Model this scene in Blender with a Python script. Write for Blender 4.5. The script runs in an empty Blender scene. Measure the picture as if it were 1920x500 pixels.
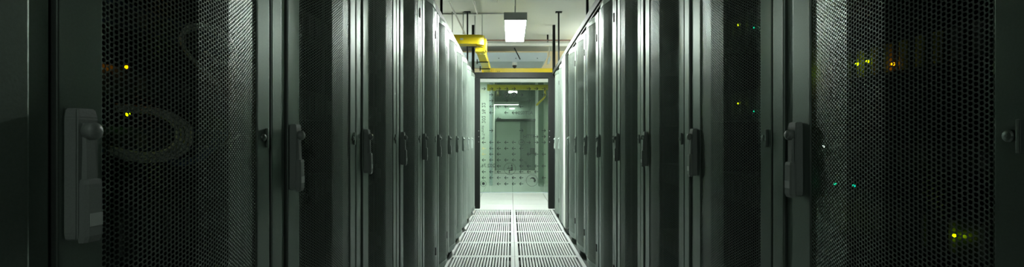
import bpy, bmesh, math, random
import numpy as np
from mathutils import Vector, Matrix

random.seed(7)
SC = bpy.context.scene
COL = SC.collection
PI = math.pi

# ------------------------------------------------------------------ camera
FPX = 920.0
CAMH = 1.057
cam = bpy.data.cameras.new('camera')
cam.sensor_fit = 'HORIZONTAL'
cam.sensor_width = 36.0
cam.lens = FPX / 1920.0 * 36.0
cam.shift_x = 2.0 / 1920.0
cam.shift_y = 12.0 / 1920.0
cam.clip_start = 0.02
cam_o = bpy.data.objects.new('camera', cam)
COL.objects.link(cam_o)
cam_o.location = (0, 0, CAMH)
cam_o.rotation_euler = (PI / 2, 0, 0)
SC.camera = cam_o

# ------------------------------------------------------------------ world and exposure
w = bpy.data.worlds.new('world')
SC.world = w
w.use_nodes = True
w.node_tree.nodes['Background'].inputs[0].default_value = (0.5, 0.62, 0.55, 1)
w.node_tree.nodes['Background'].inputs[1].default_value = 0.02
SC.view_settings.view_transform = 'Standard'
SC.view_settings.look = 'None'
SC.view_settings.gamma = 1.0
SC.view_settings.use_curve_mapping = False
SC.view_settings.exposure = 2.3
LAMP_E = 33.0
FILL_TUBE_E = 32.0
LAMP_C = (0.92, 1.0, 0.935)


# ------------------------------------------------------------------ materials
def mat(name, col, rough=0.5, metal=0.0, spec=0.5, noise=0.0, nscale=40.0, bump=0.0, emit=None, es=0.0):
    m = bpy.data.materials.new(name)
    m.use_nodes = True
    nt = m.node_tree
    b = nt.nodes['Principled BSDF']
    b.inputs['Base Color'].default_value = (*col, 1)
    b.inputs['Roughness'].default_value = rough
    b.inputs['Metallic'].default_value = metal
    b.inputs['Specular IOR Level'].default_value = spec
    if emit:
        b.inputs['Emission Color'].default_value = (*emit, 1)
        b.inputs['Emission Strength'].default_value = es
    if noise or bump:
        tc = nt.nodes.new('ShaderNodeTexCoord')
        n = nt.nodes.new('ShaderNodeTexNoise')
        n.inputs['Scale'].default_value = nscale
        n.inputs['Detail'].default_value = 4
        nt.links.new(tc.outputs['Object'], n.inputs['Vector'])
        if noise:
            mix = nt.nodes.new('ShaderNodeMix')
            mix.data_type = 'RGBA'
            mix.inputs[6].default_value = (*[c * (1 - noise) for c in col], 1)
            mix.inputs[7].default_value = (*[min(1, c * (1 + noise)) for c in col], 1)
            nt.links.new(n.outputs['Fac'], mix.inputs[0])
            nt.links.new(mix.outputs[2], b.inputs['Base Color'])
        if bump:
            bp = nt.nodes.new('ShaderNodeBump')
            bp.inputs['Strength'].default_value = bump
            bp.inputs['Distance'].default_value = 0.001
            nt.links.new(n.outputs['Fac'], bp.inputs['Height'])
            nt.links.new(bp.outputs[0], b.inputs['Normal'])
    return m


M = {}
M['rack'] = mat('rack_paint', (0.235, 0.288, 0.256), 0.41, 0.88, 0.5, 0.12, 300, 0.12)
M['mesh'] = mat('mesh_paint', (0.31, 0.372, 0.332), 0.42, 0.6, 0.5)
M['inside'] = mat('rack_interior', (0.008, 0.018, 0.012), 0.7, 0, 0.3, 0.1, 30)
M['handle'] = mat('handle_plastic', (0.26, 0.31, 0.28), 0.42, 0, 0.5, 0.15, 500, 0.15)
M['handle_label'] = mat('handle_label', (0.6, 0.68, 0.63), 0.5, 0, 0.5, 0.05, 200)
M['blackmetal'] = mat('black_metal', (0.006, 0.008, 0.007), 0.55, 0, 0.25, 0.1, 100)
M['hinge'] = mat('hinge_black', (0.006, 0.007, 0.006), 0.5, 0, 0.4, 0.1, 100)
M['rail'] = mat('rail_metal', (0.045, 0.05, 0.046), 0.62, 0.0, 0.25, 0.1, 60)
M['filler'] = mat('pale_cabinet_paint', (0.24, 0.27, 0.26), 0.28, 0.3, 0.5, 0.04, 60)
M['tile'] = mat('floor_tile', (0.47, 0.49, 0.485), 0.38, 0, 0.5, 0.03, 30, 0.05)
M['plain_tile'] = mat('plain_floor_tile', (0.54, 0.56, 0.55), 0.32, 0, 0.5, 0.03, 9, 0.03)
M['pit'] = mat('underfloor', (0.07, 0.078, 0.072), 0.8, 0, 0.3, 0.2, 8)
M['slab'] = mat('floor_slab', (0.25, 0.27, 0.26), 0.7, 0, 0.3, 0.1, 5)
M['ceiling'] = mat('ceiling_paint', (0.50, 0.52, 0.47), 0.75, 0, 0.3, 0.05, 1.6, 0.1)
M['wall'] = mat('wall_paint', (0.55, 0.58, 0.54), 0.75, 0, 0.3, 0.05, 2.5, 0.08)
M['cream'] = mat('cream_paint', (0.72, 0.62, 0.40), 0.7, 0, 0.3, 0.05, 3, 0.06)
M['greenwall'] = mat('grey_green_wall', (0.14, 0.175, 0.15), 0.7, 0, 0.3, 0.06, 2, 0.05)
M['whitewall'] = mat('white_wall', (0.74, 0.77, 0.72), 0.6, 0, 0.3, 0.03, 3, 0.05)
M['panel'] = mat('pale_panel', (0.30, 0.365, 0.315), 0.5, 0, 0.4, 0.04, 3)
M['darkbar'] = mat('dark_bar', (0.006, 0.008, 0.007), 0.7, 0, 0.2, 0.1, 20)
M['yellow'] = mat('yellow_plastic', (0.68, 0.51, 0.012), 0.38, 0, 0.5, 0.08, 12)
M['ductgrey'] = mat('duct_metal', (0.36, 0.43, 0.46), 0.5, 0.1, 0.4, 0.05, 12)
M['pipe'] = mat('pipe_paint', (0.55, 0.56, 0.52), 0.5, 0, 0.4, 0.05, 20)
M['brownpipe'] = mat('brown_pipe', (0.22, 0.13, 0.10), 0.5, 0, 0.4, 0.1, 20)
M['rod'] = mat('zinc_rod', (0.30, 0.32, 0.30), 0.45, 0.5, 0.5, 0.1, 90)
M['lamphouse'] = mat('lamp_housing', (0.42, 0.44, 0.42), 0.5, 0, 0.4, 0.03, 30)
M['lamp'] = mat('lamp_diffuser', (0.9, 0.92, 0.9), 0.5, 0, 0.3, emit=LAMP_C, es=LAMP_E)
M['slimlamp'] = mat('slim_lamp_diffuser', (0.9, 0.92, 0.9), 0.5, 0, 0.3, emit=LAMP_C, es=12.0)
M['fill_lamp'] = mat('fill_lamp_diffuser', (0.9, 0.92, 0.9), 0.5, 0, 0.3, emit=LAMP_C, es=2.2)
M['tube'] = mat('fill_tube', (0.9, 0.92, 0.9), 0.5, 0, 0.3, emit=LAMP_C, es=FILL_TUBE_E)
M['film'] = mat('dark_film', (0.018, 0.026, 0.022), 0.5, 0, 0.3, 0.1, 60)
M['yfilm'] = mat('yellow_film', (0.55, 0.52, 0.22), 0.5, 0, 0.3, 0.1, 60)
M['server'] = mat('server_black', (0.014, 0.025, 0.019), 0.4, 0.2, 0.5, 0.15, 80)
M['serverlight'] = mat('server_silver', (0.16, 0.18, 0.175), 0.4, 0.2, 0.5, 0.08, 80)
M['blue'] = mat('blue_panel', (0.03, 0.07, 0.14), 0.4, 0, 0.5, 0.1, 50)
M['port'] = mat('port_yellow', (0.50, 0.47, 0.06), 0.45, 0, 0.5, 0.1, 90)
M['cablepale'] = mat('cable_pale', (0.8, 0.86, 0.76), 0.42, 0, 0.5, 0.06, 60)
M['cableblue'] = mat('cable_blue', (0.06, 0.13, 0.25), 0.42, 0, 0.5, 0.06, 60)
M['led_lime'] = mat('led_lime', (0.5, 0.8, 0.0), 0.4, emit=(0.55, 0.9, 0.0), es=2.5)
M['led_green'] = mat('led_green', (0.0, 0.6, 0.3), 0.4, emit=(0.0, 0.75, 0.3), es=0.9)
M['led_orange'] = mat('led_orange', (0.9, 0.3, 0.0), 0.4, emit=(1.0, 0.30, 0.0), es=2.0)
M['led_white'] = mat('led_white', (0.8, 0.9, 0.85), 0.4, emit=(0.8, 1.0, 0.9), es=1.5)


def glass_mat():
    m = bpy.data.materials.new('partition_glass')
    m.use_nodes = True
    nt = m.node_tree
    nt.nodes.clear()
    out = nt.nodes.new('ShaderNodeOutputMaterial')
    tr = nt.nodes.new('ShaderNodeBsdfTransparent')
    tr.inputs[0].default_value = (0.86, 0.95, 0.88, 1)
    gl = nt.nodes.new('ShaderNodeBsdfGlossy')
    gl.inputs['Roughness'].default_value = 0.02
    gl.inputs['Color'].default_value = (0.9, 1.0, 0.93, 1)
    df = nt.nodes.new('ShaderNodeBsdfDiffuse')
    df.inputs[0].default_value = (0.62, 0.78, 0.66, 1)
    fr = nt.nodes.new('ShaderNodeFresnel')
    fr.inputs[0].default_value = 1.6
    m1 = nt.nodes.new('ShaderNodeMixShader')
    m1.inputs[0].default_value = 0.03
    nt.links.new(tr.outputs[0], m1.inputs[1])
    nt.links.new(df.outputs[0], m1.inputs[2])
    m2 = nt.nodes.new('ShaderNodeMixShader')
    nt.links.new(fr.outputs[0], m2.inputs[0])
    nt.links.new(m1.outputs[0], m2.inputs[1])
    nt.links.new(gl.outputs[0], m2.inputs[2])
    nt.links.new(m2.outputs[0], out.inputs[0])
    return m


M['glass'] = glass_mat()


# ------------------------------------------------------------------ helpers
class MB:
    def __init__(self):
        self.v = []
        self.f = []
        self.sm = False

    def poly(self, pts, faces):
        o = len(self.v)
        self.v += [tuple(p) for p in pts]
        self.f += [tuple(o + i for i in f) for f in faces]
        return self

    def box(self, x0, x1, y0, y1, z0, z1, c=0.0):
        if c <= 0:
            p = [(x, y, z) for x in (x0, x1) for y in (y0, y1) for z in (z0, z1)]
            return self.poly(p, [(0, 1, 3, 2), (4, 6, 7, 5), (0, 4, 5, 1), (2, 3, 7, 6), (0, 2, 6, 4), (1, 5, 7, 3)])
        bm = bmesh.new()
        bmesh.ops.create_cube(bm, size=1)
        bmesh.ops.scale(bm, vec=(x1 - x0, y1 - y0, z1 - z0), verts=bm.verts)
        bmesh.ops.translate(bm, vec=((x0 + x1) / 2, (y0 + y1) / 2, (z0 + z1) / 2), verts=bm.verts)
        bmesh.ops.bevel(bm, geom=bm.edges[:], offset=c, segments=2, affect='EDGES', profile=0.6)
        return self.add_bm(bm)

    def add_bm(self, bm):
        bm.verts.index_update()
        self.poly([v.co[:] for v in bm.verts], [[v.index for v in f.verts] for f in bm.faces])
        bm.free()
        return self

    def prism(self, pts, axis, a, b):
        """extrude a 2-D outline (in the other two axes) from a to b along axis"""
        n = len(pts)
        def P(p, t):
            return {'x': (t, p[0], p[1]), 'y': (p[0], t, p[1]), 'z': (p[0], p[1], t)}[axis]
        vs = [P(p, a) for p in pts] + [P(p, b) for p in pts]
        fs = [tuple(range(n)), tuple(range(2 * n - 1, n - 1, -1))]
        fs += [(i, i + n, (i + 1) % n + n, (i + 1) % n) for i in range(n)]
        return self.poly(vs, fs)

    def tube(self, pts, r, n=8, caps=True):
        pts = [Vector(p) for p in pts]
        rings = []
        up = None
        for i, p in enumerate(pts):
            d = (pts[min(i + 1, len(pts) - 1)] - pts[max(i - 1, 0)]).normalized()
            if up is None:
                up = Vector((0, 0, 1)) if abs(d.z) < 0.9 else Vector((1, 0, 0))
            a = d.cross(up).normalized()
            b = a.cross(d).normalized()
            up = b
            rings.append([p + a * (r * math.cos(2 * PI * k / n)) + b * (r * math.sin(2 * PI * k / n)) for k in range(n)])
        vs = [q for rg in rings for q in rg]
        fs = []
        for i in range(len(pts) - 1):
            for k in range(n):
                fs.append((i * n + k, i * n + (k + 1) % n, (i + 1) * n + (k + 1) % n, (i + 1) * n + k))
        if caps:
            fs.append(tuple(range(n)))
            fs.append(tuple((len(pts) - 1) * n + k for k in reversed(range(n))))
        return self.poly(vs, fs)

    def lathe(self, prof, n=16, mtx=None):
        """prof: (r, z) pairs around z, then moved by mtx"""
        vs = []
        for r, z in prof:
            for k in range(n):
                a = 2 * PI * k / n
                p = Vector((r * math.cos(a), r * math.sin(a), z))
                vs.append(tuple(mtx @ p) if mtx else tuple(p))
        fs = []
        for i in range(len(prof) - 1):
            for k in range(n):
                fs.append((i * n + k, i * n + (k + 1) % n, (i + 1) * n + (k + 1) % n, (i + 1) * n + k))
        fs.append(tuple(reversed(range(n))))
        fs.append(tuple((len(prof) - 1) * n + k for k in range(n)))
        return self.poly(vs, fs)

    def mesh(self, name, material, smooth=False):
        me = bpy.data.meshes.new(name)
        me.from_pydata(self.v, [], self.f)
        me.materials.append(M[material])
        bm = bmesh.new()
        bm.from_mesh(me)
        bmesh.ops.recalc_face_normals(bm, faces=bm.faces)
        bm.to_mesh(me)
        bm.free()
        if smooth:
            me.polygons.foreach_set('use_smooth', [True] * len(me.polygons))
        return me

    def build(self, name, material, parent=None, smooth=False, loc=None):
        return link(name, self.mesh(name, material, smooth), parent, loc)


def link(name, me, parent=None, loc=None):
    o = bpy.data.objects.new(name, me)
    COL.objects.link(o)
    if loc:
        o.location = loc
    if parent:
        o.parent = parent
    return o


def tag(o, label, cat, group=None):
    o['label'] = label
    o['category'] = cat
    if group:
        o['group'] = group
    return o


def struct(o, label=None):
    o['kind'] = 'structure'
    if label:
        o['label'] = label
    return o


def empty(name, loc=(0, 0, 0), rz=0.0):
    o = bpy.data.objects.new(name, None)
    o.empty_display_size = 0.1
    COL.objects.link(o)
    o.location = loc
    o.rotation_euler = (0, 0, rz)
    return o


def copy_tree(o, parent=None):
    c = o.copy()
    COL.objects.link(c)
    c.parent = parent
    for ch in list(o.children):
        copy_tree(ch, c)
    return c


def chain(points, closed=False, sub=6):
    """Catmull-Rom through points"""
    P = [Vector(p) for p in points]
    out = []
    for i in range(len(P) - 1):
        p0, p1, p2, p3 = P[max(i - 1, 0)], P[i], P[i + 1], P[min(i + 2, len(P) - 1)]
        for k in range(sub):
            t = k / sub
            out.append(0.5 * ((2 * p1) + (p2 - p0) * t + (2 * p0 - 5 * p1 + 4 * p2 - p3) * t * t + (3 * p1 - p0 - 3 * p2 + p3) * t ** 3))
    out.append(P[-1])
    return out


# ------------------------------------------------------------------ the setting
TX = (-0.566, 0.034, 0.634)        # seams of the aisle tiles
TY0 = 7.46                         # where the perforated tiles end
XL, XR = -0.545, 0.640             # front planes of the two rack rows
CEIL = 2.83
RX0, RX1, RY0, RY1 = -3.6, 3.7, -4.2, 9.9
FY1 = 15.4

# floor: slab to both sides, a shallow pit under the tiles
fl = MB()
fl.box(RX0, TX[0], RY0, TY0, -0.30, 0.0)
fl.box(TX[2], RX1, RY0, TY0, -0.30, 0.0)
fl.box(TX[0], TX[2], RY0, TY0, -0.34, -0.22)
fl.box(RX0, RX1, TY0, FY1 + 0.2, -0.30, -0.034)
floor = struct(fl.build('floor', 'pit'), 'raised floor of white tiles')

# perforated tile: a frame with 20 long slots
pt = MB()
T = 0.5965
B = 0.033
H = T / 2
pt.box(-H, H, -H, -H + B, -0.032, 0)
pt.box(-H, H, H - B, H, -0.032, 0)
pt.box(-H, -H + B, -H + B, H - B, -0.032, 0)
pt.box(H - B, H, -H + B, H - B, -0.032, 0)
ns = 21
wspan = T - 2 * B
pitch = wspan / ns
slot = pitch * 0.44
for i in range(ns - 1):
    x = -H + B + (i + 1) * pitch
    hw = (pitch - slot) / 2
    pt.box(x - hw, x + hw, -H + B, H - B, -0.014, -0.0005)
pt_me = pt.mesh('tile', 'tile')
for r in range(18):
    for c in range(2):
        link('tile', pt_me, floor, (TX[c] + 0.3, TY0 - 0.3 - 0.6 * r, 0))
# plain tiles beyond the aisle
pl = MB()
Hh = 0.593 / 2
pl.box(-Hh, Hh, -Hh, Hh, -0.034, 0)
pl_me = pl.mesh('tile', 'plain_tile')
for r in range(13):
    for c in range(-3, 5):
        link('tile', pl_me, floor, (TX[0] + 0.3 + 0.6 * c, TY0 + 0.3 + 0.6 * r, 0))

ce = MB().box(RX0, RX1, RY0, RY1, CEIL, CEIL + 0.1)
ceiling = struct(ce.build('ceiling', 'ceiling'), 'plain off-white ceiling over the aisle')
struct(MB().box(RX0 - 0.1, RX0, RY0, RY1 + 0.1, -0.3, CEIL).build('wall_left', 'wall'))
struct(MB().box(RX1, RX1 + 0.1, RY0, RY1 + 0.1, -0.3, CEIL).build('wall_right', 'wall'))
struct(MB().box(RX0, RX1, RY0 - 0.1, RY0, -0.3, CEIL).build('wall_back', 'wall'))

# wall above and beside the glass partition
GY = 9.82
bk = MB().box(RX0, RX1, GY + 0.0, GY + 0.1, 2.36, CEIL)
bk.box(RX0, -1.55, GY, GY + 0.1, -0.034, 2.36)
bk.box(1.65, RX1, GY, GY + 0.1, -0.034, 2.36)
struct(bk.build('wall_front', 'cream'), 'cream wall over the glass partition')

# lobby behind the glass
lb = MB().box(-2.4, 2.5, FY1, FY1 + 0.1, -0.034, CEIL)
wf = struct(lb.build('wall_far', 'greenwall'), 'grey-green end wall behind the glass')
MB().box(-0.47, 0.29, FY1 - 0.03, FY1 - 0.002, 0.09, 1.63, 0.006).build('pale_panel', 'panel', wf)
MB().box(-0.47, 0.80, FY1 - 0.16, FY1 - 0.002, 1.645, 1.71, 0.006).build('dark_ledge', 'darkbar', wf)
struct(MB().box(-0.55, 0.80, FY1 - 0.05, FY1 - 0.002, 0.0, 0.10).build('baseboard_far', 'whitewall'))
lw = MB().box(-2.4, -0.505, 11.6, FY1 - 0.01, -0.034, CEIL)
struct(lw.build('wall_lobby_left', 'whitewall'), 'white wall seen at the left through the glass')
rw = MB().box(0.76, 2.5, 11.5, FY1 - 0.01, -0.034, CEIL)
struct(rw.build('wall_lobby_right', 'whitewall'), 'white wall seen at the right through the glass')
struct(MB().box(-2.4, -2.3, GY + 0.1, 11.6, -0.034, CEIL).build('wall_lobby_side_left', 'wall'))
struct(MB().box(2.4, 2.5, GY + 0.1, 11.5, -0.034, CEIL).build('wall_lobby_side_right', 'wall'))
struct(MB().box(-2.4, 2.5, GY + 0.1, FY1 + 0.1, CEIL, CEIL + 0.1).build('ceiling_lobby', 'greenwall'))
struct(MB().box(0.635, 0.745, 11.2, 11.48, 0, CEIL, 0.01).build('trim_1', 'greenwall'), 'grey square post behind the glass')
struct(MB().box(-0.50, -0.43, 11.35, 11.59, 0, CEIL, 0.01).build('trim_2', 'ductgrey'), 'pale grey post behind the glass')

# glass partition with film lettering
win = empty('window_1', (0, GY, 0))
struct(win, 'frameless glass partition with dark film arrows and signs')
hd = MB().box(-1.55, 1.65, -0.03, 0.07, 2.21, 2.36, 0.006)
hd.build('header', 'whitewall', win)
MB().box(-1.55, 1.65, 0.0, 0.05, 0.0, 0.012).build('floor_channel', 'ductgrey', win)
for (a, b) in ((-1.548, -0.408), (-0.402, 0.672), (0.678, 1.648)):
    MB().box(a, b, 0.018, 0.030, 0.012, 2.215).build('pane', 'glass', win)
S = GY / FPX


def gx(px):
    return (px - 958.0) * S


def gz(py):
    return CAMH - (py - 262.0) * S


FT = 0.0155      # film lies on the front of the glass


def arrow_mesh(sgn, m):
    a = MB()
    L, hh, t = 0.041, 0.037, 0.0115
    def q(pts):
        a.prism([(sgn * p[0], p[1]) for p in pts], 'y', FT, FT + 0.002)
    q([(-L, -t / 2), (L - 0.004, -t / 2), (L - 0.004, t / 2), (-L, t / 2)])
    q([(L, 0), (L - 0.036, hh), (L - 0.040, hh - 0.012), (L - 0.014, 0)])
    q([(L, 0), (L - 0.014, 0), (L - 0.040, -hh + 0.012), (L - 0.036, -hh)])
    return a.mesh('arrow', m)


AR, AL, AY = arrow_mesh(1, 'film'), arrow_mesh(-1, 'film'), arrow_mesh(-1, 'yfilm')
ROWS = [166, 177.5, 188.5, 199.5, 211, 222, 244.5, 255.8, 266.6, 278, 288.7, 299.7, 311, 321.8, 333, 344.4]
ARW = {0: ('R', [0, 1, 2, 3, 4, 6, 7, 8]), 1: ('R', [1, 2, 5, 8]), 2: ('R', [1, 3, 6]), 3: ('L', [1, 2, 3, 5]),
       4: ('L', [1, 3, 4]), 5: ('L', [2]), 6: ('R', [1, 5, 8]), 7: ('R', [7, 8]), 8: ('L', [0, 1, 2, 3, 4]),
       9: ('L', [1, 2, 3, 4, 5]), 10: ('L', [1, 2, 4, 6, 7, 8]), 11: ('L', [0, 1, 2, 3, 4, 5]),
       12: ('L', [2, 5, 6, 7, 8]), 13: ('L', [0, 1, 2, 5, 6, 7]), 14: ('L', [0, 1, 2, 3, 4, 5, 8]), 15: ('L', [2, 3, 4, 5])}


def colx(c):
    return 907 + 14.1 * c


for r, (d, cs) in ARW.items():
    for c in cs:
        link('arrow', AR if d == 'R' else AL, win, (gx(colx(c)), 0, gz(ROWS[r])))
for c in (6, 7, 8):
    link('arrow', AR, win, (gx(colx(c)), 0, gz(ROWS[8])))
for r in (9, 10):
    link('arrow', AY, win, (gx(colx(0)), 0, gz(ROWS[r])))['label'] = 'faded yellow arrow'


def ring(a, cx, cz, r, t, n=36, a0=0.0, a1=2 * PI):
    for k in range(n):
        t0 = a0 + (a1 - a0) * k / n
        t1 = a0 + (a1 - a0) * (k + 1) / n
        a.prism([(cx + math.cos(t0) * r, cz + math.sin(t0) * r), (cx + math.cos(t1) * r, cz + math.sin(t1) * r),
                 (cx + math.cos(t1) * (r - t), cz + math.sin(t1) * (r - t)), (cx + math.cos(t0) * (r - t), cz + math.sin(t0) * (r - t))],
                'y', FT, FT + 0.002)


def bar2(a, p, q, t):
    p, q = Vector(p), Vector(q)
    d = (q - p).normalized()
    n = Vector((-d.y, d.x)) * t / 2
    a.prism([tuple(p + n), tuple(q + n), tuple(q - n), tuple(p - n)], 'y', FT, FT + 0.002)


def disc2(a, cx, cz, r, n=14):
    a.prism([(cx + r * math.cos(2 * PI * k / n), cz + r * math.sin(2 * PI * k / n)) for k in range(n)], 'y', FT, FT + 0.002)


# seated person at a keyboard in a ring
a = MB()
cx, cz = gx(955.8), gz(316.2)
ring(a, cx, cz, 0.121, 0.006)
disc2(a, cx + 0.040, cz + 0.070, 0.015)
a.prism([(cx + 0.022, cz - 0.03), (cx + 0.060, cz - 0.03), (cx + 0.056, cz + 0.048), (cx + 0.034, cz + 0.048)], 'y', FT, FT + 0.002)
bar2(a, (cx + 0.06, cz - 0.030), (cx - 0.016, cz - 0.030), 0.016)
bar2(a, (cx - 0.010, cz - 0.030), (cx - 0.010, cz - 0.092), 0.015)
bar2(a, (cx + 0.03, cz + 0.014), (cx - 0.055, cz + 0.008), 0.012)
bar2(a, (cx - 0.028, cz + 0.012), (cx - 0.020, cz + 0.056), 0.006)
a.build('pictogram', 'film', win)['label'] = 'seated person pictogram in a ring'
# curved arrow in a ring
a = MB()
cx, cz = gx(997.6), gz(338.2)
ring(a, cx, cz, 0.119, 0.006)
n = 14
for k in range(n):
    t0 = 2.65 - 2.75 * k / n
    t1 = 2.65 - 2.75 * (k + 1) / n
    w0 = 0.003 + 0.014 * min(1, k / 7)
    w1 = 0.003 + 0.014 * min(1, (k + 1) / 7)
    rr = 0.052
    a.prism([(cx + 0.006 + math.cos(t0) * (rr + w0), cz + math.sin(t0) * (rr + w0)), (cx + 0.006 + math.cos(t1) * (rr + w1), cz + math.sin(t1) * (rr + w1)),
             (cx + 0.006 + math.cos(t1) * (rr - w1), cz + math.sin(t1) * (rr - w1)), (cx + 0.006 + math.cos(t0) * (rr - w0), cz + math.sin(t0) * (rr - w0))],
            'y', FT, FT + 0.002)
a.prism([(cx + 0.025, cz - 0.004), (cx + 0.082, cz - 0.004), (cx + 0.050, cz - 0.040)], 'y', FT, FT + 0.002)
a.build('pictogram', 'film', win)['label'] = 'curved arrow pictogram in a ring'
# small cube in a ring
a = MB()
cx, cz = gx(906.2), gz(344.0)
ring(a, cx, cz, 0.060, 0.006, 28)
a.prism([(cx - 0.026, cz - 0.020), (cx, cz - 0.030), (cx + 0.028, cz - 0.020), (cx + 0.028, cz + 0.020), (cx + 0.002, cz + 0.030), (cx - 0.026, cz + 0.022)], 'y', FT, FT + 0.002)
a.build('pictogram', 'film', win)['label'] = 'small cube pictogram in a ring'
# ringed arrows
a = MB()
cx, cz = gx(977.7), gz(266.6)
ring(a, cx, cz, 0.058, 0.007, 28)
bar2(a, (cx - 0.03, cz), (cx + 0.03, cz), 0.009)
bar2(a, (cx + 0.03, cz), (cx + 0.006, cz + 0.026), 0.009)
bar2(a, (cx + 0.03, cz), (cx + 0.006, cz - 0.026), 0.009)
a.build('pictogram', 'film', win)['label'] = 'arrow inside a small ring'
for px in (949.8, 963.7):
    a = MB()
    cx, cz = gx(px), gz(177.5)
    ring(a, cx, cz, 0.056, 0.016, 28)
    bar2(a, (cx - 0.03, cz - 0.02), (cx + 0.012, cz + 0.004), 0.014)
    disc2(a, cx - 0.012, cz + 0.014, 0.014)
    a.build('pictogram', 'film', win)['label'] = 'thick ringed round symbol'


def text_part(txt, height, cx, cz, mirror, rot, parent, spread=1.0, name='lettering'):
    cu = bpy.data.curves.new('lettering', 'FONT')
    cu.body = txt
    cu.align_x = 'CENTER'
    cu.align_y = 'CENTER'
    cu.size = height / 0.70
    cu.extrude = 0.001
    cu.resolution_u = 2
    cu.space_character = spread
    o = bpy.data.objects.new('lettering_tmp', cu)
    COL.objects.link(o)
    me = bpy.data.meshes.new_from_object(o)
    bpy.data.objects.remove(o)
    sx = -1 if mirror else 1
    ca, sa = math.cos(rot), math.sin(rot)
    for v in me.vertices:
        x, z, d = v.co.x, v.co.y, v.co.z
        x, z = x * ca - z * sa, x * sa + z * ca
        v.co = (cx + sx * x, FT + 0.001 + d, cz + z)
    me.materials.clear()
    me.materials.append(M['film'])
    return link(name, me, parent)


text_part('AST0204', 0.068, gx(983), gz(211.5), True, 0, win, 0.95)
text_part('HTTP', 0.068, gx(992), gz(255.8), False, 0, win, 1.0)
text_part('202.76.2', 0.072, gx(911.5), gz(310.5), True, 0, win, 1.0)
text_part('202 76 22', 0.072, gx(906.5), gz(211.5), True, PI / 2, win, 1.0)
text_part('IP Transit', 0.056, gx(905.5), gz(248), True, PI / 2, win, 0.92)

# black portal at the end of the aisle
DY = 7.60
dx0, dx1 = (900 - 958) / FPX * DY, (1028 - 958) / FPX * DY
door = empty('door_1', (0, DY, 0))
struct(door, 'black steel door frame at the end of the aisle')
for s, x in ((-1, dx0), (1, dx1)):
    xa, xb = (x - 0.10, x) if s < 0 else (x, x + 0.11)
    j = MB().box(xa, xb, -0.06, 0.06, 0, 2.01, 0.004).build('jamb', 'blackmetal', door)
    for z in (1.19, 1.10, 1.02):
        xs = x if s > 0 else x - 0.03
        MB().box(xs + 0.01, xs + 0.02, -0.066, -0.059, z, z + 0.012).build('strike_screw', 'rod', j)
MB().box(dx0 - 0.10, dx1 + 0.11, -0.06, 0.06, 2.01, 2.095, 0.004).build('lintel', 'blackmetal', door)
for s, x in ((-1, -0.585), (1, 0.665)):
    MB().box(x - 0.02, x + 0.02, -0.03, 0.03, 2.095, CEIL).build('post', 'blackmetal', door)


# ------------------------------------------------------------------ server racks
PITCH = 0.61
RH = 2.0
PROF = [(0.140, 0.0), (0.168, 0.0), (0.222, 0.0135), (0.305, 0.0300), (0.395, 0.0300), (0.478, 0.0135), (0.532, 0.0), (0.56, 0.0)]


def bow(s):
    return np.interp(s, [p[0] for p in PROF], [p[1] for p in PROF])


def perforated_panel():
    p = 0.0076
    dx = p * math.sqrt(3) / 2
    r = 0.00355
    th = 0.0016
    s0, s1, z0, z1 = 0.1485, 0.5515, 0.104, 1.950
    nc = int((s1 - s0) / dx) + 1
    nr = int((z1 - z0) / p) + 1
    ii, jj = np.meshgrid(np.arange(nc), np.arange(nr), indexing='ij')
    cx = s0 + ii * dx
    cz = z0 + jj * p + (ii % 2) * p / 2
    ang = np.radians([90, 30, -30, -90, -150, 150])
    vx = cx[..., None] + r * np.cos(ang)
    vz = cz[..., None] + r * np.sin(ang)
    depth = -0.0025 + bow(vx)
    front = np.stack([vx, -depth, vz], -1).reshape(-1, 3)
    back = front.copy()
    back[:, 1] += th
    verts = np.concatenate([front, back])
    nv = len(front)
    def vid(i, j, k):
        return (i * nr + j) * 6 + k
    faces = []
    I, J = ii, jj
    up = jj + (ii % 2)          # row index of the +30 degree neighbour in column i+1
    dn = up - 1
    # node right of A: A30, A-30, C150, C90, B-90, B-150
    ok = (I < nc - 1) & (up < nr) & (dn >= 0)
    i, j, u, d = I[ok], J[ok], up[ok], dn[ok]
    n1 = np.stack([vid(i, j, 1), vid(i, j, 2), vid(i + 1, d, 5), vid(i + 1, d, 0), vid(i + 1, u, 3), vid(i + 1, u, 4)], -1)
    ok = (I < nc - 1) & (up < nr) & (J + 1 < nr)
    i, j, u = I[ok], J[ok], up[ok]
    n2 = np.stack([vid(i, j, 0), vid(i, j, 1), vid(i + 1, u, 4), vid(i + 1, u, 5), vid(i, j + 1, 2), vid(i, j + 1, 3)], -1)
    hexes = np.concatenate([n1, n2])
    base = (np.arange(nc * nr) * 6)[:, None]
    k = np.arange(6)
    kn = (k + 1) % 6
    quads = np.stack([base + k, base + kn, base + kn + nv, base + k + nv], -1).reshape(-1, 4)
    me = bpy.data.meshes.new('mesh_panel')
    me.vertices.add(len(verts))
    me.vertices.foreach_set('co', verts.astype(np.float32).ravel())
    nl = hexes.size + quads.size
    me.loops.add(nl)
    me.loops.foreach_set('vertex_index', np.concatenate([hexes.ravel(), quads.ravel()]).astype(np.int32))
    me.polygons.add(len(hexes) + len(quads))
    starts = np.concatenate([np.arange(len(hexes)) * 6, hexes.size + np.arange(len(quads)) * 4]).astype(np.int32)
    me.polygons.foreach_set('loop_start', starts)
    me.update(calc_edges=True)
    me.validate()
    me.shade_flat()
    me.materials.append(M['mesh'])
    return me


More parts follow.
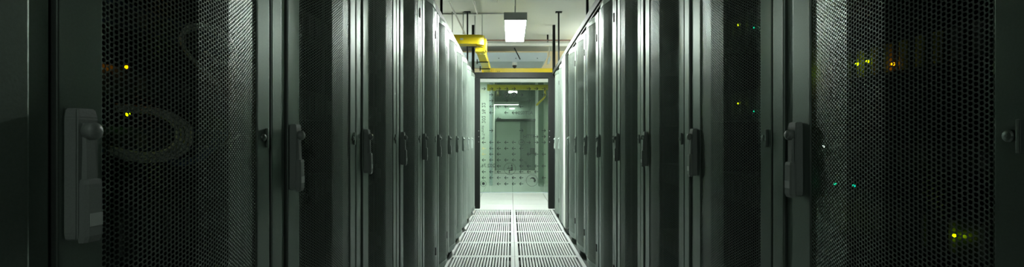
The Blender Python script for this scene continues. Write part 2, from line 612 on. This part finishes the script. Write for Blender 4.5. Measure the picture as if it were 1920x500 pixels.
def make_rack():
    """local x runs along the front from the handle side, -y faces the aisle"""
    root = empty('server_rack')
    b = MB()
    W = PITCH - 0.004
    b.box(0.002, 0.022, 0.03, 1.02, 0.09, RH)            # sides
    b.box(W - 0.020, W, 0.03, 1.02, 0.09, RH)
    b.box(0.022, W - 0.020, 0.03, 1.02, RH - 0.02, RH)   # top
    b.box(0.022, W - 0.020, 0.03, 1.02, 0.09, 0.11)      # bottom
    b.box(0.022, W - 0.020, 1.0, 1.02, 0.11, RH - 0.02)  # back
    b.build('cabinet_body', 'inside', root)
    MB().box(0.0, W, 0.035, 1.0, 0.0, 0.088).build('plinth', 'hinge', root)
    # rack edge strips beside the handle
    MB().box(0.002, 0.050, -0.001, 0.028, 0.075, RH - 0.005, 0.003).build('edge_strip', 'rack', root)
    MB().box(0.0515, 0.080, 0.006, 0.028, 0.075, RH - 0.005, 0.002).build('edge_strip', 'rack', root)
    # mounting rails with square posts
    for x in (0.060, 0.520):
        MB().box(x, x + 0.028, 0.085, 0.10, 0.11, RH - 0.02).build('mounting_rail', 'server', root)
    # door frame
    d = MB()
    z0, z1 = 0.075, RH - 0.005
    d.box(0.085, 0.150, 0.0, 0.024, z0, z1, 0.002)
    d.box(0.550, 0.603, 0.0, 0.024, z0, z1, 0.002)
    # top and bottom rails follow the bow, with a sloping lip
    ss = [p[0] for p in PROF[1:-1]]
    for (za, zb, zc) in ((0.062, 0.080, 0.112), (z1, 1.972, 1.946)):
        pts = [(0.150, 0.0)] + [(s, 0) for s in ss] + [(0.550, 0.0)]
        n = len(pts)
        v = []
        for (s, _) in pts:
            v.append((s, -float(bow(s)) * 0.75, za))
        for (s, _) in pts:
            v.append((s, -float(bow(s)) - 0.001, zb))
        for (s, _) in pts:
            v.append((s, -float(bow(s)) - 0.001, zc))
        for (s, _) in pts:
            v.append((s, 0.022, zc))
        for (s, _) in pts:
            v.append((s, 0.022, za))
        f = []
        for r in range(4):
            for i in range(n - 1):
                f.append((r * n + i, r * n + i + 1, (r + 1) * n + i + 1, (r + 1) * n + i))
        for i in range(n - 1):
            f.append((4 * n + i, 4 * n + i + 1, i + 1, i))
        d.poly(v, f)
    dr = d.build('door', 'rack', root)
    link('mesh_panel', PANEL, dr)
    # hinges on the far stile
    for z in (0.255, 1.815):
        MB().box(0.586, 0.604, -0.006, 0.004, z - 0.028, z + 0.028, 0.002).build('hinge', 'hinge', dr)
    # round catch beside the seam
    k = MB()
    k.lathe([(0.008, 0), (0.008, 0.004), (0.006, 0.006), (0.002, 0.007)], 14,
            Matrix.Translation((0.572, 0.0, 1.062)) @ Matrix.Rotation(PI / 2, 4, 'X'))
    k.box(0.583, 0.589, -0.006, 0.0, 1.040, 1.083, 0.001)
    k.build('side_catch', 'rack', root, False)
    # swing handle
    hc = 0.109
    hb = MB()
    bm = bmesh.new()
    pr = [(-0.0170, 0), (0.0170, 0), (0.0160, 0.016), (-0.0160, 0.016)]
    vs = []
    for z, sc in ((0.934, 0.9), (0.942, 1.0), (1.084, 0.98), (1.096, 0.86)):
        vs.append([bm.verts.new((hc + x * sc, -y * (1.0 if 0.93 < sc else 0.9), z)) for x, y in pr])
    for a_, b_ in zip(vs[:-1], vs[1:]):
        for i in range(4):
            bm.faces.new((a_[i], a_[(i + 1) % 4], b_[(i + 1) % 4], b_[i]))
    bm.faces.new(vs[0])
    bm.faces.new(vs[-1])
    bmesh.ops.bevel(bm, geom=bm.edges[:], offset=0.0016, segments=2, affect='EDGES')
    hb.add_bm(bm)
    hb.build('handle_base', 'handle', dr)
    lv = MB()
    bm = bmesh.new()
    secs = [(0.930, 0.0115, 0.014, 0.023), (0.938, 0.0128, 0.014, 0.026), (1.002, 0.0128, 0.014, 0.0255), (1.0075, 0.0118, 0.014, 0.0245),
            (1.0085, 0.0095, 0.014, 0.0205), (1.045, 0.0085, 0.014, 0.0195), (1.078, 0.0085, 0.014, 0.0185)]
    vs = []
    for z, hw, ya, yb in secs:
        vs.append([bm.verts.new((hc + x, -y, z)) for x, y in ((-hw, ya), (hw, ya), (hw, yb - 0.003), (hw * 0.75, yb), (-hw * 0.75, yb), (-hw, yb - 0.003))])
    for a_, b_ in zip(vs[:-1], vs[1:]):
        for i in range(6):
            bm.faces.new((a_[i], a_[(i + 1) % 6], b_[(i + 1) % 6], b_[i]))
    bm.faces.new(vs[0])
    bm.faces.new(vs[-1])
    lv.add_bm(bm)
    lv.build('handle_lever', 'handle', dr)
    kb = MB()
    kb.lathe([(0.0112, 0.0), (0.0112, 0.008), (0.0100, 0.0115), (0.007, 0.0138), (0.002, 0.0146)], 20,
             Matrix.Translation((hc, -0.0155, 1.068)) @ Matrix.Rotation(PI / 2, 4, 'X'))
    kb.build('lock_knob', 'handle', dr, True)
    MB().box(hc - 0.0088, hc + 0.0095, -0.0266, -0.022, 0.950, 0.966).build('handle_label', 'handle_label', dr)
    return root


PANEL = perforated_panel()
rack0 = make_rack()
ORD = ['nearest', 'second nearest', 'third', 'fourth', 'fifth', 'sixth', 'seventh', 'eighth', 'ninth', 'tenth', 'eleventh', 'twelfth']
left_y = [0.505 + PITCH * k for k in range(11)]
right_y = [1.20 + PITCH * k for k in range(8)] + [5.89 + PITCH, 5.89 + 2 * PITCH]
racks = {}
used = False
for side, ys in (('left', left_y), ('right', right_y)):
    for i, y in enumerate(ys):
        r = rack0 if not used else copy_tree(rack0)
        used = True
        r.location = (XL, y, 0) if side == 'left' else (XR, y, 0)
        r.rotation_euler = (0, 0, PI / 2 if side == 'left' else -PI / 2)
        o = ORD[i]
        pos = o + ' to the camera' if i < 2 else o + ' from the camera'
        if i == len(ys) - 1:
            pos = 'last, next to the black door frame'
        tag(r, 'dark perforated-door server rack in the %s row, %s' % (side, pos), 'server rack', 'server racks along the aisle')
        racks[(side, i)] = r

# pale plain cabinet between the racks of the right row
fy0, fy1 = 5.485, 5.875
fc = empty('plain_cabinet', (XR, (fy0 + fy1) / 2, 0))
tag(fc, 'pale grey smooth narrow cabinet between the mesh racks of the right row', 'cabinet')
hwid = (fy1 - fy0) / 2
MB().box(0.0, 1.0, -hwid, hwid, 0.0, 2.0).build('cabinet_body', 'inside', fc)
MB().box(-0.035, -0.002, -hwid, -0.01, 0.07, 2.015, 0.006).build('lit_edge_panel', 'whitewall', fc)  # white near part imitates light caught on the cabinet corner
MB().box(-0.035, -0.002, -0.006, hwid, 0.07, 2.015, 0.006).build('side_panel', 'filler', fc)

# end fillers behind the door jambs
for s, xa, xb, ya, lab in ((0, XL - 1.0, XL - 0.03, left_y[-1] + PITCH + 0.004, 'left'), (1, XR + 0.03, XR + 1.0, right_y[-1] + 0.004, 'right')):
    f = MB().box(xa, xb, ya, DY - 0.065, 0.0, 2.0, 0.004).build('end_panel', 'rack')
    tag(f, 'narrow dark end panel closing the %s rack row beside the door frame' % lab, 'panel')


# ------------------------------------------------------------------ equipment in the nearest racks
def led(parent, s, z, y, m, r=0.0028):
    o = MB().lathe([(r, 0), (r, 0.002), (r * 0.6, 0.004)], 8,
                   Matrix.Translation((s, y, z)) @ Matrix.Rotation(PI / 2, 4, 'X')).build('indicator_light', m, parent)
    return o


FRONT = 0.078          # depth of the equipment fronts behind the door plane


def server(rack, z, u, label, style='bays', leds=()):
    h = 0.0445 * u - 0.002
    e = empty('rack_server')
    e.parent = None
    # world placement equals the rack's, so the device is a thing of its own
    e.location = (rack.location.x, rack.location.y, z)
    e.rotation_euler = rack.rotation_euler
    MB().box(0.088, 0.520, FRONT, 0.80, 0, h).build('chassis', 'server', e)
    MB().box(0.064, 0.544, FRONT - 0.004, FRONT, 0, h).build('faceplate', 'server' if style != 'blue' else 'blue', e)
    for x in (0.066, 0.530):
        MB().box(x, x + 0.012, FRONT - 0.022, FRONT - 0.004, h * 0.25, h * 0.75, 0.002).build('ear_handle', 'serverlight', e)
    if style == 'bays':
        n = 8
        for i in range(n):
            x = 0.09 + i * 0.0535
            o = MB().box(x, x + 0.049, FRONT - 0.012, FRONT - 0.004, h * 0.12, h * 0.88, 0.0015).build('drive_bay', 'server', e)
            MB().box(x + 0.003, x + 0.010, FRONT - 0.017, FRONT - 0.012, h * 0.2, h * 0.8).build('bay_lever', 'serverlight', o)
    elif style == 'yellow':
        n = 12
        for i in range(n):
            x = 0.090 + i * 0.036
            MB().box(x, x + 0.030, FRONT - 0.010, FRONT - 0.004, h * 0.1, h * 0.9).build('port_block', 'server', e)
            MB().box(x + 0.008, x + 0.019, FRONT - 0.018, FRONT - 0.010, h * 0.08, h * 0.92, 0.001).build('port_latch', 'port' if 2 < i < 9 else 'serverlight', e)
    elif style in ('ports', 'blue'):
        n = 16
        for i in range(n):
            x = 0.086 + i * 0.0275
            MB().box(x, x + 0.020, FRONT - 0.008, FRONT - 0.004, h * 0.25, h * 0.75).build('port', 'serverlight' if i % 4 == 0 else 'server', e)
    for (s, dz, m) in leds:
        led(e, s, dz, FRONT - 0.018, m)
    tag(e, label, 'server', 'equipment inside the nearest racks')
    return e


def s_right(px, y=XR + FRONT - 0.018, seam=1.20):
    return seam - y * FPX / (px - 958.0)


def s_left(px, y=-XL + FRONT - 0.018, seam=0.505):
    return y * FPX / (958.0 - px) - seam


def zz(px, py, xp):
    return CAMH - (py - 262.0) / FPX * (xp * FPX / abs(px - 958.0))


XPR = XR + FRONT - 0.018
XPL = -XL + FRONT - 0.018
R0, L0 = racks[('right', 0)], racks[('left', 0)]


def ledR(px, py, m, zb):
    return (s_right(px), zz(px, py, XPR) - zb, m)


def ledL(px, py, m, zb):
    return (s_left(px), zz(px, py, XPL) - zb, m)


server(R0, 1.178, 1.45, 'slim device with a row of yellow port latches in the nearest right rack', 'yellow',
       [ledR(1608, 120, 'led_lime', 1.178), ledR(1628, 115, 'led_lime', 1.178), ledR(1676, 120, 'led_orange', 1.178)])
server(R0, 1.36, 2, 'dark server highest up in the nearest right rack', 'bays')
server(R0, 1.005, 1, 'slim silver-levered server at handle height in the nearest right rack', 'bays', [ledR(1546, 274, 'led_white', 1.005)])
server(R0, 0.860, 2, 'drive-bay server with a lime light below handle height in the nearest right rack', 'bays',
       [ledR(1791, 442, 'led_lime', 0.86), ledR(1568, 345, 'led_green', 0.86), ledR(1602, 348, 'led_green', 0.86)])
server(R0, 0.60, 3, 'tall dark server lowest down in the nearest right rack', 'bays')
server(L0, 1.235, 1, 'blue-faced patch unit behind the upper cable loop in the nearest left rack', 'blue')
server(L0, 1.36, 2, 'dark server highest up in the nearest left rack', 'bays')
server(L0, 1.13, 1, 'slim ported switch with an orange light in the nearest left rack', 'ports', [ledL(236, 126, 'led_orange', 1.13)])
server(L0, 1.035, 1, 'blue-faced patch unit behind the thick cable loop in the nearest left rack', 'blue', [ledL(238, 214, 'led_lime', 1.035)])
server(L0, 0.86, 2, 'drive-bay server below the thick cable loop in the nearest left rack', 'bays')
server(L0, 0.60, 3, 'tall dark server lowest down in the nearest left rack', 'bays')
for (side, idx, name) in (('left', 1, 'second left rack'), ('left', 2, 'third left rack'), ('right', 1, 'second right rack'), ('right', 2, 'third right rack')):
    rk = racks[(side, idx)]
    for z, word in ((1.36, 'above'), (1.12, 'just above'), (0.86, 'below'), (0.55, 'far below')):
        lds = []
        if side == 'left' and idx == 2 and word == 'just above':
            lds = [(0.28, 0.045, 'led_white'), (0.28, 0.012, 'led_green')]
        if side == 'left' and idx == 2 and word == 'far below':
            lds = [(0.26, 0.04, 'led_lime')]
        if side == 'right' and idx == 1 and word in ('above', 'just above'):
            lds = [(0.40, 0.02, 'led_green'), (0.30, 0.05, 'led_lime')]
        server(rk, z, 2, 'dark server behind the mesh of the %s, %s handle height' % (name, word), 'bays', lds)


def lp(px, py, X):
    """a point on the plane x = -X seen at that pixel of the left row"""
    y = X * FPX / (958.0 - px)
    return (-X, y, CAMH - (py - 262.0) / FPX * y)


def cable(points, r, m, label, group=None):
    o = MB().tube(chain(points), r, 7).build('patch_cable', m, None, True)
    tag(o, label, 'cable', group)
    return o


PX = 0.590
g = 'pale cables looped inside the nearest left rack'
for k, dx in enumerate((0, 9, 18, 27)):
    pts = [lp(215, 205 - dx * 0.3, PX + 0.01), lp(250, 208 - dx * 0.3, PX), lp(295 + dx * 0.5, 214 - dx * 0.2, PX - 0.01), lp(325 + dx, 232, PX - 0.018), lp(332 + dx, 256, PX - 0.018),
           lp(318 + dx, 278 + dx * 0.2, PX - 0.014), lp(285 + dx * 0.5, 288 + dx * 0.5, PX - 0.006), lp(245, 285 + dx * 0.5, PX), lp(205, 276 + dx * 0.4, PX + 0.01)]
    cable(pts, 0.0030, 'cablepale', 'thin pale cable in the thick loop at handle height, %s strand' % ['innermost', 'second inner', 'second outer', 'outermost'][k], g)
for k, dx in enumerate((0, 10)):
    pts = [lp(400 + dx, 152 + dx, PX), lp(372 + dx, 125 + dx * 0.4, PX - 0.006), lp(345 - dx * 0.2, 88, PX - 0.012), lp(345, 62 - dx * 0.5, PX - 0.014), lp(372, 52 - dx * 0.6, PX - 0.014),
           lp(412, 66 - dx, PX - 0.014), lp(434 + dx * 0.5, 94 - dx, PX - 0.01), lp(430 + dx, 116, PX - 0.004), lp(408, 114 + dx * 0.4, PX), lp(385, 96, PX + 0.015)]
    cable(pts, 0.0030, 'cablepale', 'thin pale cable in the upper slack loop, %s strand' % ['inner', 'outer'][k], g)
for k in range(3):
    pts = [lp(300 + 8 * k, 292 + 6 * k, PX), lp(345, 300 + 4 * k, PX - 0.008), lp(385, 285 + 4 * k, PX - 0.010), lp(400 + 10 * k, 262, PX - 0.008), lp(404 + 10 * k, 245, PX + 0.01)]
    cable(pts, 0.0032, 'cableblue', 'blue patch cable beside the thick pale loop, %s of three' % ['upper', 'middle', 'lower'][k], 'blue cables in the nearest left rack')
cable([lp(385, 275, PX), lp(410, 273, PX - 0.01), lp(432, 264, PX - 0.01), lp(450, 252, PX)], 0.0022, 'cablepale', 'single thin pale cable running right from the blue cables')

# ------------------------------------------------------------------ rails above the racks and their hangers
for side, x in (('left', -0.602), ('right', 0.662)):
    rl = empty('ceiling_rail', (x, 0, 0))
    tag(rl, 'long dark steel rail hung above the front edge of the %s rack row' % side, 'rail')
    MB().box(-0.026, 0.026, -1.5, DY - 0.062, 2.055, 2.112, 0.004).build('rail_bar', 'rail', rl)
    MB().box(-0.012, 0.012, -1.5, DY - 0.062, 2.040, 2.055).build('rail_lip', 'blackmetal', rl)
    for y in (1.7, 4.25, 6.80):
        rd = MB().tube([(0, y, 2.112), (0, y, CEIL - 0.008)], 0.012, 10).build('hanger_rod', 'blackmetal', rl)
        MB().box(-0.045, 0.045, y - 0.03, y + 0.03, CEIL - 0.012, CEIL).build('ceiling_flange', 'blackmetal', rd)


# ------------------------------------------------------------------ lamps
def lamp(loc, rz, label, L=1.2, W=0.24, zb=2.41, top=CEIL, m='lamp'):
    e = empty('ceiling_light', loc, rz)
    zb = zb - loc[2]
    b = MB()
    t = 0.012
    hw, hl = W / 2 + t, L / 2 + t
    b.box(-hw, hw, -hl, -hl + t, zb - 0.002, zb + 0.085)
    b.box(-hw, hw, hl - t, hl, zb - 0.002, zb + 0.085)
    b.box(-hw, -hw + t, -hl + t, hl - t, zb - 0.002, zb + 0.085)
    b.box(hw - t, hw, -hl + t, hl - t, zb - 0.002, zb + 0.085)
    b.box(-hw + t, hw - t, -hl + t, hl - t, zb + 0.07, zb + 0.085)
    b.build('housing', 'lamphouse', e)
    MB().box(-W / 2, W / 2, -L / 2, L / 2, zb, zb + 0.02).build('diffuser', m, e)
    if top - loc[2] > zb + 0.1:
        for y in (-0.3 * L, 0.3 * L):
            MB().tube([(0, y, zb + 0.085), (0, y, top - loc[2])], 0.005, 8).build('hanger_rod', 'rod', e)
    tag(e, label, 'lamp', 'hanging ceiling lamps')
    return e


lamp((0.052, 6.15, 0), 0, 'lit rectangular lamp hanging over the aisle in front of the door frame')
lamp((0.052, -1.6, 0), 0, 'added dim rectangular fill lamp over the aisle behind the camera', m='fill_lamp')  # added out of view as weak fill on the nearest racks


def batten(loc, label):  # unseen lamps, added to brighten the ceiling
    e = empty('fill_batten_light', loc)
    MB().box(-0.04, 0.04, -0.62, 0.62, 0.03, 0.08, 0.004).build('housing', 'lamphouse', e)
    for x in (-0.022, 0.022):
        MB().tube([(x, -0.6, 0.0), (x, 0.6, 0.0)], 0.014, 10).build('tube', 'tube', e)
    for y in (-0.61, 0.61):
        MB().box(-0.04, 0.04, y - 0.012, y + 0.012, -0.016, 0.03).build('end_cap', 'lamphouse', e)
    for y in (-0.4, 0.4):
        MB().tube([(0, y, 0.08), (0, y, CEIL - loc[2])], 0.005, 8).build('hanger_rod', 'rod', e)
    tag(e, label, 'lamp', 'added fill lamps out of view around the rack rows')


for side, x in (('left', -2.55), ('right', 2.65)):
    batten((x, 6.5, 2.30), 'added twin-tube fill lamp out of view behind the far end of the %s rack row' % side)
batten((-1.7, 8.15, 2.45), 'added twin-tube fill lamp out of view, hanging left of the space behind the door frame')
batten((1.8, 8.15, 2.45), 'added twin-tube fill lamp out of view, hanging right of the space behind the door frame')
lamp((-0.20, FY1 - 0.25, 0), PI / 2, 'slim lit lamp high on the end wall behind the glass', 0.86, 0.10, 2.14, m='slimlamp' )
lamp((0.85, 13.0, 0), PI / 2, 'slim lit lamp at the upper right behind the glass', 1.2, 0.14, 2.42, m='slimlamp' )
lamp((-1.3, 10.9, 0), PI / 2, 'slim lit lamp at the upper left behind the glass', 1.2, 0.14, 2.42, m='slimlamp' )


# ------------------------------------------------------------------ yellow fibre trough
def trough(parent, name, x0, x1, y0, y1, z0, z1, along, t=0.006):
    """open U channel"""
    b = MB()
    if along == 'x':
        b.box(x0, x1, y0, y0 + t, z0, z1)
        b.box(x0, x1, y1 - t, y1, z0, z1)
        b.box(x0, x1, y0 + t, y1 - t, z0, z0 + t)
        b.box(x0, x1, y0 - 0.004, y0, z1 - 0.012, z1)
    else:
        b.box(x0, x0 + t, y0, y1, z0, z1)
        b.box(x1 - t, x1, y0, y1, z0, z1)
        b.box(x0 + t, x1 - t, y0, y1, z0, z0 + t)
        b.box(x0 - 0.004, x0, y0, y1, z1 - 0.012, z1)
    return b.build(name, 'yellow', parent)


ft = empty('fiber_trough', (0, 0, 0))
tag(ft, 'bright yellow cable trough stepping down above the door frame', 'cable trough')
ZT0, ZT1 = 2.315, 2.432
trough(ft, 'trough_section', -1.9, -0.44, 6.42, 6.60, ZT0, ZT1, 'x')
MB().box(-0.665, -0.625, 6.414, 6.419, 2.362, 2.386).build('trough_label', 'lamphouse', ft)
# rounded elbow
el = MB()
n = 10
arc = [(-0.44 + 0.09 * math.sin(PI / 2 * k / n), 6.51 - 0.09 * math.cos(PI / 2 * k / n)) for k in range(n + 1)]
outer = arc + [(-0.35, 6.62), (-0.44, 6.62)]
el.prism(outer, 'z', ZT0 - 0.008, ZT1)
el.build('elbow', 'yellow', ft)
# drop piece and coupler
MB().box(-0.475, -0.345, 6.50, 6.66, 2.225, ZT0 - 0.008, 0.012).build('drop_piece', 'yellow', ft)
MB().box(-0.36, -0.325, 6.49, 6.67, 2.24, 2.40, 0.008).build('coupler', 'yellow', ft)
MB().box(-0.56, -0.37, 6.455, 6.475, 2.275, 2.285).build('support_rod', 'blackmetal', ft)
# run towards the partition
trough(ft, 'trough_section', -0.46, -0.35, 6.66, 8.50, 2.215, 2.315, 'y')
for y in (7.25, 7.95):
    s_ = MB().box(-0.51, -0.335, y, y + 0.02, 2.200, 2.213).build('support_bar', 'blackmetal', ft)
    MB().tube([(-0.50, y + 0.01, 2.175), (-0.50, y + 0.01, 2.25)], 0.008, 8).build('support_rod', 'blackmetal', s_)
trough(ft, 'trough_section', -0.50, 2.4, 8.42, 8.58, 2.18, 2.283, 'x')
MB().box(-0.335, -0.275, 8.408, 8.59, 2.17, 2.288, 0.006).build('coupler', 'yellow', ft)
cb = MB().box(-0.25, -0.17, 8.408, 8.418, 2.20, 2.255, 0.003).build('coupler', 'yellow', ft)
for x in (-0.225, -0.195):
    MB().tube([(x, 8.400, 2.228), (x, 8.409, 2.228)], 0.007, 8).build('bolt', 'hinge', cb)
for x in (-0.9, 1.2):
    pass
for (x, y, z) in ((-1.3, 6.51, ZT1), (-0.405, 6.9, 2.315), (1.3, 8.50, 2.283)):
    MB().tube([(x, y, z - 0.09), (x, y, CEIL)], 0.005, 8).build('hanger_rod', 'rod', ft)

f2 = empty('fiber_trough', (0, 0, 0))
tag(f2, 'yellow cable trough seen through the glass under its white header', 'cable trough')
trough(f2, 'trough_section', -0.48, 2.2, 10.30, 10.44, 2.115, 2.215, 'x')
for x in (-0.50, -0.39):
    MB().box(x, x + 0.07, 10.285, 10.455, 2.095, 2.222, 0.006).build('coupler', 'yellow', f2)
MB().tube(chain([(0.72, 10.40, 2.12), (0.74, 10.6, 2.02), (0.70, 10.75, 1.95), (0.62, 10.9, 1.88), (0.58, 11.0, 1.84)]), 0.022, 8).build('flexible_drop', 'yellow', f2, True)
for x in (-0.3, 1.1):
    MB().tube([(x, 10.37, 2.12), (x, 10.37, CEIL)], 0.005, 8).build('hanger_rod', 'rod', f2)

# ------------------------------------------------------------------ ducts, pipes and rods under the ceiling
du = empty('ventilation_duct', (0, 9.3, 0))
tag(du, 'blue-grey flat metal duct hung above the glass partition', 'duct')
d = MB()
d.prism([(-2.6, 2.64), (0.66, 2.64), (0.66, 2.56), (0.60, 2.478), (-2.6, 2.478)], 'y', -0.40, 0.42)
d.build('duct_body', 'ductgrey', du)
for x in (-0.22, 0.09, 0.48):
    MB().tube([(x, -0.405, 2.535), (x, -0.398, 2.535)], 0.009, 8).build('bolt', 'hinge', du)
for x in (0.70,):
    hb_ = MB().tube([(x, -0.35, 2.45), (x, -0.35, CEIL)], 0.006, 8).build('hanger_rod', 'rod', du)
    MB().prism([(x - 0.02, 2.55), (x + 0.02, 2.58), (x + 0.02, 2.50), (x - 0.01, 2.44), (x - 0.04, 2.44)], 'y', -0.36, -0.33).build('hanger_bracket', 'ductgrey', hb_)
MB().tube([(-2.0, -0.35, 2.64), (-2.0, -0.35, CEIL)], 0.006, 8).build('hanger_rod', 'rod', du)

cmr = empty('dome_camera', (0.065, 8.84, 2.478))
tag(cmr, 'small black dome security camera under the blue-grey duct', 'camera')
MB().box(-0.045, 0.045, -0.03, 0.06, 0.0, 0.03, 0.004).build('mount_plate', 'ductgrey', cmr)
MB().lathe([(0.043, 0.0), (0.045, -0.02), (0.045, -0.045), (0.040, -0.05)], 18).build('camera_body', 'lamphouse', cmr, True)
MB().lathe([(0.040, -0.05), (0.037, -0.072), (0.026, -0.092), (0.010, -0.102), (0.002, -0.103)], 18).build('dome', 'hinge', cmr, True)
for o in cmr.children:
    o.location.z -= 0.0
cmr.location.z = 2.448

P1 = MB().tube([(-3.5, 8.30, 2.675), (3.6, 8.30, 2.675)], 0.034, 14).build('ceiling_pipe', 'pipe', None, True)
tag(P1, 'thick grey pipe crossing under the ceiling behind the lit lamp', 'pipe')
P2 = MB().tube([(-3.5, 8.28, 2.735), (3.6, 8.28, 2.735)], 0.012, 10).build('ceiling_pipe', 'brownpipe', None, True)
tag(P2, 'thin brown pipe crossing just above the thick grey pipe', 'pipe')
for P_, zz_ in ((P1, 2.709), (P2, 2.747)):
    for x in (-0.55, 0.62):
        MB().box(x - 0.012, x + 0.012, 8.27, 8.31, zz_ - 0.01, CEIL).build('pipe_hanger', 'rod', P_)
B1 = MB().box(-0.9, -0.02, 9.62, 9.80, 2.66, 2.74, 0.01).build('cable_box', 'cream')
tag(B1, 'cream cable box on the wall above the blue-grey duct', 'box')
MB().tube([(0.06, 8.36, 2.62), (0.12, 8.5, 2.53), (0.16, 8.6, 2.47)], 0.010, 8).build('pipe_brace', 'blackmetal', P1)

cd = MB().tube([(-2.6, 6.86, CEIL - 0.012), (-0.10, 6.86, CEIL - 0.012)], 0.010, 8).build('conduit', 'rod', None, True)
tag(cd, 'thin grey conduit crossing the ceiling left of the lit lamp', 'conduit')
cd2 = MB().tube([(-0.47, 6.1, CEIL - 0.011), (-0.47, 6.845, CEIL - 0.011)], 0.011, 8).build('conduit', 'pipe', None, True)
tag(cd2, 'pale conduit running along the ceiling towards the lit lamp side', 'conduit')
bx = MB().box(-0.26, -0.17, 6.10, 6.22, CEIL - 0.035, CEIL - 0.001, 0.004).build('junction_box', 'lamphouse')
tag(bx, 'small square junction box on the ceiling near the top of the picture', 'junction box')
for (px, pyt, pyb, lab) in ((848, 22, 60, 'leftmost thin threaded rod hanging above the left rack row'),
                            (868.5, 22, 64, 'thin threaded rod meeting the diagonal brace above the left rack row'),
                            (890.5, 30, 75, 'short thin threaded rod just behind the thick black post')):
    y = 920 * (CEIL - CAMH) / (262 - pyt)
    x = (px - 958) / FPX * y
    zb = CAMH + (262 - pyb) / FPX * y
    o = MB().tube([(x, y, zb), (x, y, CEIL)], 0.007, 8).build('threaded_rod', 'rod', None, True)
    tag(o, lab, 'rod', 'threaded rods under the ceiling')
y1_ = 920 * (CEIL - CAMH) / (262 - 2)
br = MB().tube([((842 - 958) / FPX * y1_, y1_, CEIL), ((874 - 958) / FPX * 6.8, 6.8, CAMH + (262 - 68) / FPX * 6.8)], 0.012, 8).build('diagonal_brace', 'pipe')
tag(br, 'pale diagonal brace sloping down from the ceiling above the left racks', 'brace')
wb = MB().box(0.60, 0.74, FY1 - 0.07, FY1 - 0.002, 0.62, 0.80, 0.006).build('wall_box', 'darkbar')
tag(wb, 'small dark box on the end wall behind the glass', 'box')
